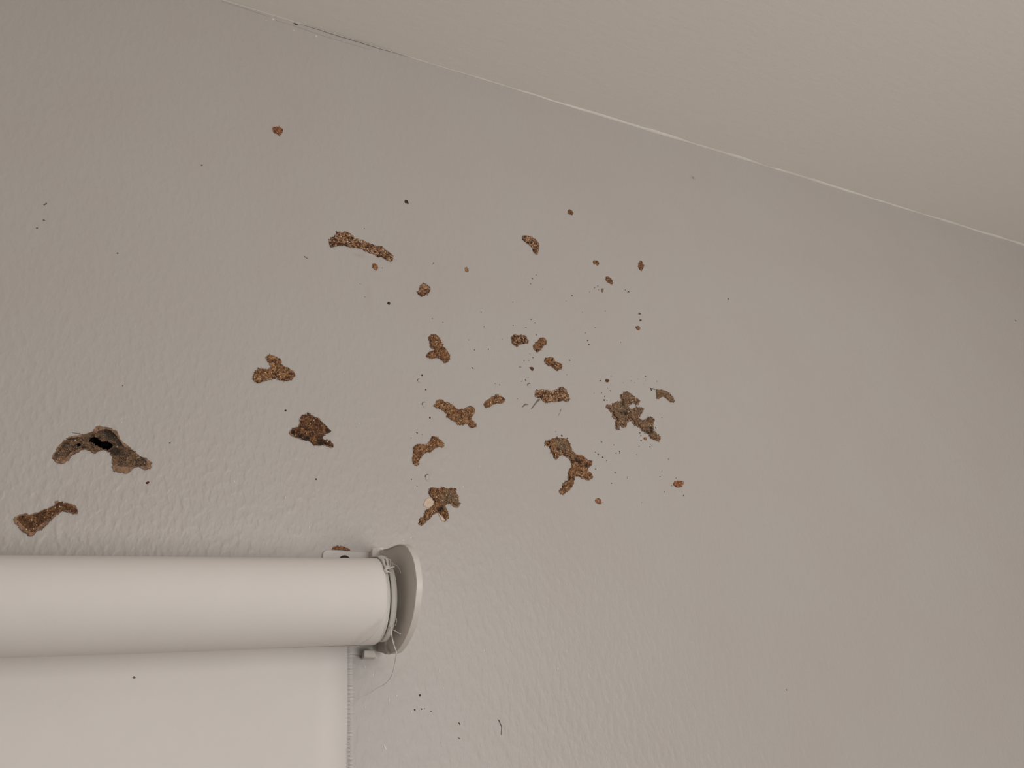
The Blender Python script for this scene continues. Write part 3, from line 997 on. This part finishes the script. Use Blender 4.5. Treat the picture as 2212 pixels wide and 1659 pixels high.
    patch(outline('L', '1035 40 1050 20 1090 20 1125 45 1135 80 1115 100 1085 95 1075 80 1060 90 1045 80'), 'tiny notched mud crumb right of the comma-shaped patch', 'brown', 0.0007, name='mud_crumb', cat='mud crumb', dens=.7)
    patch(outline('L', '1755 110 1765 60 1790 30 1820 45 1845 85 1850 115 1835 150 1805 185 1775 165 1760 130'), 'upright leaf-shaped mud crumb, rightmost of the upper small ones', 'brown', 0.0009, name='mud_crumb', cat='mud crumb', grain=.0005)
    patch(outline('L', '1240 320 1245 285 1275 270 1305 295 1340 330 1355 365 1345 400 1310 390 1270 370 1250 345'), 'slanting oval mud crumb just below the tiny notched crumb', 'brown', 0.0009, name='mud_crumb', cat='mud crumb', grain=.0005)
    patch(outline('L', '1170 500 1180 470 1205 465 1205 510 1190 530 1172 520'), 'tiny grey upright mud crumb under the slanting oval crumb', 'grey', 0.0006, name='mud_crumb', cat='mud crumb', dens=.4)
    patch(outline('L', '1715 1070 1750 1065 1785 1075 1790 1115 1765 1135 1735 1115 1720 1095'), 'tiny ragged mud crumb under two grey dots', 'brown', 0.0008, name='mud_crumb', cat='mud crumb')
    for (x, y), lb in (((1780, 870), 'upper of two grey dots above the tiny ragged crumb'), ((1795, 973), 'lower of two grey dots above the tiny ragged crumb')):
        patch(outline('L', ' '.join('%g %g' % (x + 19 * math.cos(a), y + 16 * math.sin(a)) for a in np.linspace(0, 6.28, 8)[:-1])), lb, 'burnt', 0.0005, name='mud_crumb', cat='mud crumb', dens=.3)
    patch(outline('K', '1505 1070 1530 1030 1590 1018 1650 1030 1675 1060 1655 1100 1610 1125 1550 1128 1510 1100'), 'oval reddish-brown mud patch, rightmost of the lower ones', 'red', 0.0009, grain=.0005, cat='mud patch')
    patch(outline('J', '280 280 320 258 365 258 408 285 408 320 385 350 378 375 340 350 295 330'), 'small reddish mud crumb alone at the top left', 'red', 0.0009, name='mud_crumb', cat='mud crumb', grain=.0005)
    patch(outline('P', '1004 581 1007 577 1011 580 1012 585 1009 588 1005 586'), 'tiny mud crumb midway between the round and comma-shaped patches', 'brown', 0.0006, name='mud_crumb', cat='mud crumb')
    a0, b0 = at(705, 1188), at(770, 1191.5)
    patch(outline('M', '500 420 560 360 620 310 690 285 760 300 860 295 950 330 1030 370 1090 400 1150 445 1150 520 800 560 500 520'),
          'orange-brown mud patch peeping out above the bracket wall plate', 'red', 0.0011, grain=.0005,
          clip=lambda x: a0[2] + (b0[2] - a0[2]) * (x - a0[0]) / (b0[0] - a0[0]) + 0.0003)


build_patches()


# ------------------------------------------------------------------ dark specks, paint flecks with painted glints, blisters (parts of the wall)
def speck_mesh(seed):
    rs = np.random.RandomState(seed)
    v, f = ICO
    v = v * (1 + rs.uniform(-.25, .25, (12, 1)))
    v = v * np.array([1, .45, 1])
    return v, f


SPM = []
for i_, mt in enumerate((M_SPECK, M_SPECK2, M_SPECK3, M_FLECK)):
    v_, f_ = speck_mesh(i_)
    me_ = bpy.data.meshes.new('speck')
    me_.from_pydata(v_.tolist(), [], f_.tolist())
    me_.materials.append(mt)
    me_.polygons.foreach_set('use_smooth', [True] * len(me_.polygons))
    SPM.append(me_)
RS = random.Random(4)


def speck(px, py, r, kind=0, name='speck', stretch=None):
    o = bpy.data.objects.new(name, SPM[kind])
    COL.objects.link(o)
    o.parent = WALL
    p = at(px, py)
    s = r * 0.0004
    o.location = (p[0], -s * 0.12, p[2])
    a, b = (stretch if stretch else (RS.uniform(.85, 1.2), RS.uniform(.85, 1.2)))[:2]
    o.scale = (s * a, min(s, .0011) * 0.9, s * b)
    o.rotation_euler = (0, stretch[2] if stretch else RS.uniform(0, 3), 0)
    return o


D1 = '840 47 1.4 588 125 1.6 283 208 1.3 200 178 1.3 612 243 1.7 988 183 1.4 1016 212 2 842 230 1.5 1027 308 1.9 488 347 1.4 755 340 1.1 536 428 1.7 645 422 1.7 118 630 2.2 147 743 2 180 967 2.2 878 815 1.4 735 705 1.2 698 695 1.1 910 678 1.4 1000 488 1.6 966 512 1.2 930 513 1.3 1292 510 1.8 1435 352 1.8 1447 383 1.8 1699 366 1.4 1496 250 1 1418 292 1 1537 673 1.9 1622 636 1.4 1896 638 1.5 1986 677 1.4 1782 675 1.3 1270 623 1.1 1596 732 1.2 1616 752 1.6 1570 800 1.7 1568 827 2.3 1590 828 1.6 1547 770 1.4 2027 966 1.4 1182 1078 1.4 1230 1111 2.4 1276 1130 1.9 1092 1190 1.5 1545 1160 2.3 1645 1184 1.3 1496 1242 1.4 1520 1260 1.9 1556 1283 1.9 1662 1250 1.4 1690 1237 1.4 1690 1248 1.5 1585 1310 1.1 1828 1260 1.1 2078 1296 1.7 1500 1376 1.7 1652 1407 1.4 1660 1407 1.4 1752 1440 1.4 2012 1437 1.8 2027 1425 1.2 2140 1449 1.4 2105 1510 1.3 2048 1557 1.2 2200 1588 2 1628 1489 1.4 1866 1640 1.2 1558 1640 1.3 33 1457 1.3 77 1515 1.1 1846 1196 1.3 1933 1200 2 1860 1110 2 1862 1150 1.6 1977 1050 1.7 30 1128 1.1 1752 1453 1.1 120 1100 1 1487 772 1.1 1620 700 1 1720 690 1 1810 690 1.1 1840 660 1 1880 700 .9'
q_ = [float(v) for v in D1.split()]
for i_ in range(0, len(q_), 3):
    speck(880 + q_[i_] / 3.687, 640 + q_[i_ + 1] / 3.687, q_[i_ + 2] * 0.82, 0 if RS.random() < .8 else 1)
for x, y, r, k in ((840, 655, 3.2, 0), (878, 436, 4.2, 0), (881, 439, 2.6, 1), (1573, 646, 2.3, 2), (2194, 693, 3.8, 1), (318.6, 1043, 2.6, 2), (936, 568, 1.3, 0), (617, 887, 1.6, 0),
                   (906.9, 1502, 1.9, 2), (896, 1533, 1.4, 0), (910.5, 1531.5, 1.1, 0), (917, 1531, .9, 1), (931, 1536.5, 1.1, 2), (1699, 1490, 1.4, 1),
                   (1158, 594, 1.2, 0), (1150, 601.5, 1.9, 1), (1146, 613, 1.5, 1), (1172.5, 624, 1.2, 1), (1235.6, 639, 1.6, 0), (1291.5, 618, 1.2, 0), (1293, 626, 1.3, 1),
                   (1274, 630.5, 1.2, 0), (1350.5, 626.5, 1.2, 0), (1357.6, 630, 1.9, 0), (1355, 632, 1.1, 0), (1222.6, 650.5, 1, 1), (1147, 690, 1.3, 0), (1258, 674, 1.1, 1),
                   (1307.5, 672, 1.1, 1), (1285, 708, 1.2, 1), (1264.5, 719, 1, 0), (683, 1035, 1.6, 0), (436, 357, 2.2, 1), (95, 476, 1.6, 1), (80, 493, 1.6, 1), (254, 547, 1.8, 1),
                   (710, 518, 1.6, 0), (787, 494, 1.4, 1), (826, 579, 1.1, 1), (1497, 384, 1.6, 1), (265, 833, 1.3, 1), (367, 957, 1.1, 0), (778, 613, 1.2, 1), (788, 641.5, 1, 1)):
    speck(x, y, r, k)
for x, y, a, b, t, k in ((518 / 3.687 + 880, 571 / 3.687 + 640, 2.4, 1.2, .5, 0), (992.4, 1563.4, 2.8, 1.2, 1.0, 2), (991.8, 1595, 2.3, 1.0, .6, 1), (1284, 622, 2.6, .8, -.5, 0),
                         (1123.5, 793, 3.2, .7, -.2, 0), (1136, 707.5, 1.9, .7, 0, 0), (1144.5, 764.5, 2.2, .5, .1, 1), (98, 441, 4, 1.6, -1.0, 1), (1393, 936, 1.8, 1.1, .5, 0),
                         (1416.5, 924, 2.2, 1, .6, 0), (1407, 962, 3.6, .8, .5, 1), (1382, 935, 2.0, 1.2, 0, 0), (1384.5, 952.5, 1.6, 1.2, .7, 0), (1299, 848, 2.4, .8, -.4, 1),
                         (1135.5, 821, 2.4, 1.2, .8, 0), (1140.5, 815.5, 1.8, .7, -.5, 1), (901, 935, 2.2, 1.6, .4, 1), (639, 51, 1, 1, 0, 0), (165, 936, 6.5, .7, .1, 1)):
    speck(x, y, 1.0, k, stretch=(a, b, t))
for x, y, a, b, t in ((1045.5, 1405, 2.2, 2.6, 0), (949, 1450, 1.4, 7, 0), (840, 1513, 1.8, 5, .15), (857, 1503, 2.4, 2.4, 0), (889, 1538, 2.4, 3.0, 0), (832, 1615, 2.6, 6.5, -.4),
                      (952, 1608, 1.3, 7.5, .12), (1205, 1445, 2, 3.6, 0), (813.5, 1421, 2.8, 1.8, 0), (788, 1441, 1.6, 3.2, -.6), (805, 1458, 1.6, 4.0, .2), (803, 1476, 1.2, 2.2, 0),
                      (788, 1528, 1.2, 4.0, -.4), (842, 1555, 1.2, 3.0, 0), (1009, 1550, 1.6, 2.0, 0), (958, 1487, 1.4, 3.4, -.6), (1039, 1612, 1.4, 4.0, 0), (887, 1162, 2.2, 2.6, .4), (871, 1167, 2.4, 2.0, 0),
                      (668, 1139, 1.6, 4, .2), (590, 42, 4.5, 4.5, 0), (575, 44, 2.5, 2, 0), (683, 78, 4, 4.5, 0), (677, 67, 3, 2, 0), (635, 66, 3, 3, 0), (616, 1075, 2, 2.4, 0), (506, 1040, 2, 3, -.3),
                      (742, 805, 1.4, 4, -.5), (776, 915, 2, 2.2, 0), (772, 893, 1.6, 1.6, 0), (262, 913, 2, 2, 0), (1000, 1052, 1.8, 3.4, 0), (1035, 1008, 1.6, 2.4, 0)):
    speck(x, y, 1.0, 3, 'paint_fleck_glint', (a * .8, b * .8, t))


def blister(px, py, a, b, t, shade):
    """raised ring of lifted paint"""
    c = at(px, py)[[0, 2]]
    s = 0.0004
    n = 20
    V, Fc = [], []
    prof = [(1.0, 0.00006), (0.84, 0.0005), (0.6, 0.00025), (0.0, 0.00012)]
    for r, h in prof:
        for j in range(n):
            an = 2 * math.pi * j / n
            x, z = r * a * s * math.cos(an), r * b * s * math.sin(an)
            V.append((c[0] + x * math.cos(t) - z * math.sin(t), -h, c[1] + x * math.sin(t) + z * math.cos(t)))
    for i in range(len(prof) - 1):
        Fc += [(i * n + j, (i + 1) * n + j, (i + 1) * n + (j + 1) % n, i * n + (j + 1) % n) for j in range(n)]
    mesh('paint_blister', V, Fc, shade, WALL, (0, 0, 0), True)
    # dark line along the upper edge of the lifted paint
    P = []
    for an in np.linspace(0.9, 2.9, 9):
        x, z = a * s * 1.0 * math.cos(an), b * s * 1.0 * math.sin(an)
        P.append((c[0] + x * math.cos(t) - z * math.sin(t), -0.0004, c[1] + x * math.sin(t) + z * math.cos(t)))
    mesh('crack_and_shade', *tube(P, [0.0001] + [0.00022] * 7 + [0.0001], 5), M_SPECK2, WALL, (0, 0, 0), True)


blister(923.5, 1032.5, 4.6, 6.4, 0.1, M_WALL)
speck(924, 1034.5, 1.0, 3, 'paint_fleck_glint', (2.2, 3.6, 0.2))
blister(906, 823, 3.6, 4.2, .4, M_WALL)
blister(917.5, 875, 5.0, 6.0, .3, M_WALL)
blister(1144, 833, 5.0, 4.5, .3, M_WALL)
for k_, px in enumerate((outline('F', '435 1510 450 1480 480 1450 510 1448 540 1465 500 1468 470 1490'), outline('F', '515 1145 530 1118 550 1108 575 1122 548 1120 530 1132'),
                        outline('F', '1020 1655 1041 1612 1066 1562 1074 1520 1070 1564 1044 1614'))):
    sub_slab('crack_and_shade', px, 0.0004, M_TORN_SHADE if k_ < 2 else M_CRACK, WALL, (0, 0, 0))  # shadows of lifted paint drawn as dark slivers; the last is a crease
P_ = spline([at(x, y, -0.0005) for x, y in ((648, 51.5), (672, 58.5), (705, 69), (742, 80.5), (782, 92.5), (815, 103), (850, 113), (885, 123.5))], 6)
mesh('crack_and_shade', *tube(P_, 0.00036 * np.sin(np.linspace(0.25, 3.0, len(P_))), 5), M_CRACK, WALL)
for pts_ in (((480, 3), (520, 15), (556, 27), (584, 36)), ((596, 44), (640, 57), (700, 77), (760, 95), (800, 107))):
    P_ = spline([at(x, y, -0.0001) for x, y in pts_], 6)
    mesh('filler_smear', *tube(P_, 0.0006 * np.sin(np.linspace(0.25, 2.9, len(P_))), 6), M_WALL, WALL, smooth=True)
# black slit in the joint between wall and ceiling
P_ = [at(x, y, -0.0003) for x, y in ((633.5, 50.2), (636, 50), (639, 50.6), (642.5, 52), (643.5, 53), (641, 53.4), (637.5, 52.6))]
mesh('crack_and_shade', P_, [tuple(range(7))], M_CAV, WALL)


# ------------------------------------------------------------------ stray hairs
def hair(pts, rad, label):
    P = spline([at(x, y, d) for x, y, d in pts], 6)
    og = P[0]
    o = mesh('hair', *tube(P, np.linspace(1, .5, len(P)) * rad, 5), M_HAIR, None, og, True)
    return tag(o, label, 'hair')


hair([(1077.6, 1555, -.0006), (1081, 1563, -.0005), (1084, 1571, -.0004), (1083, 1582, -.0004), (1083, 1588, -.0004)], 0.00022, 'fine dark curved hair on the bare wall low at right of the blind')
hair([(657, 553, -.0004), (661, 556, -.0005), (666, 559, -.0004)], 0.0002, 'tiny dark hair on the wall left of the long mud streak')
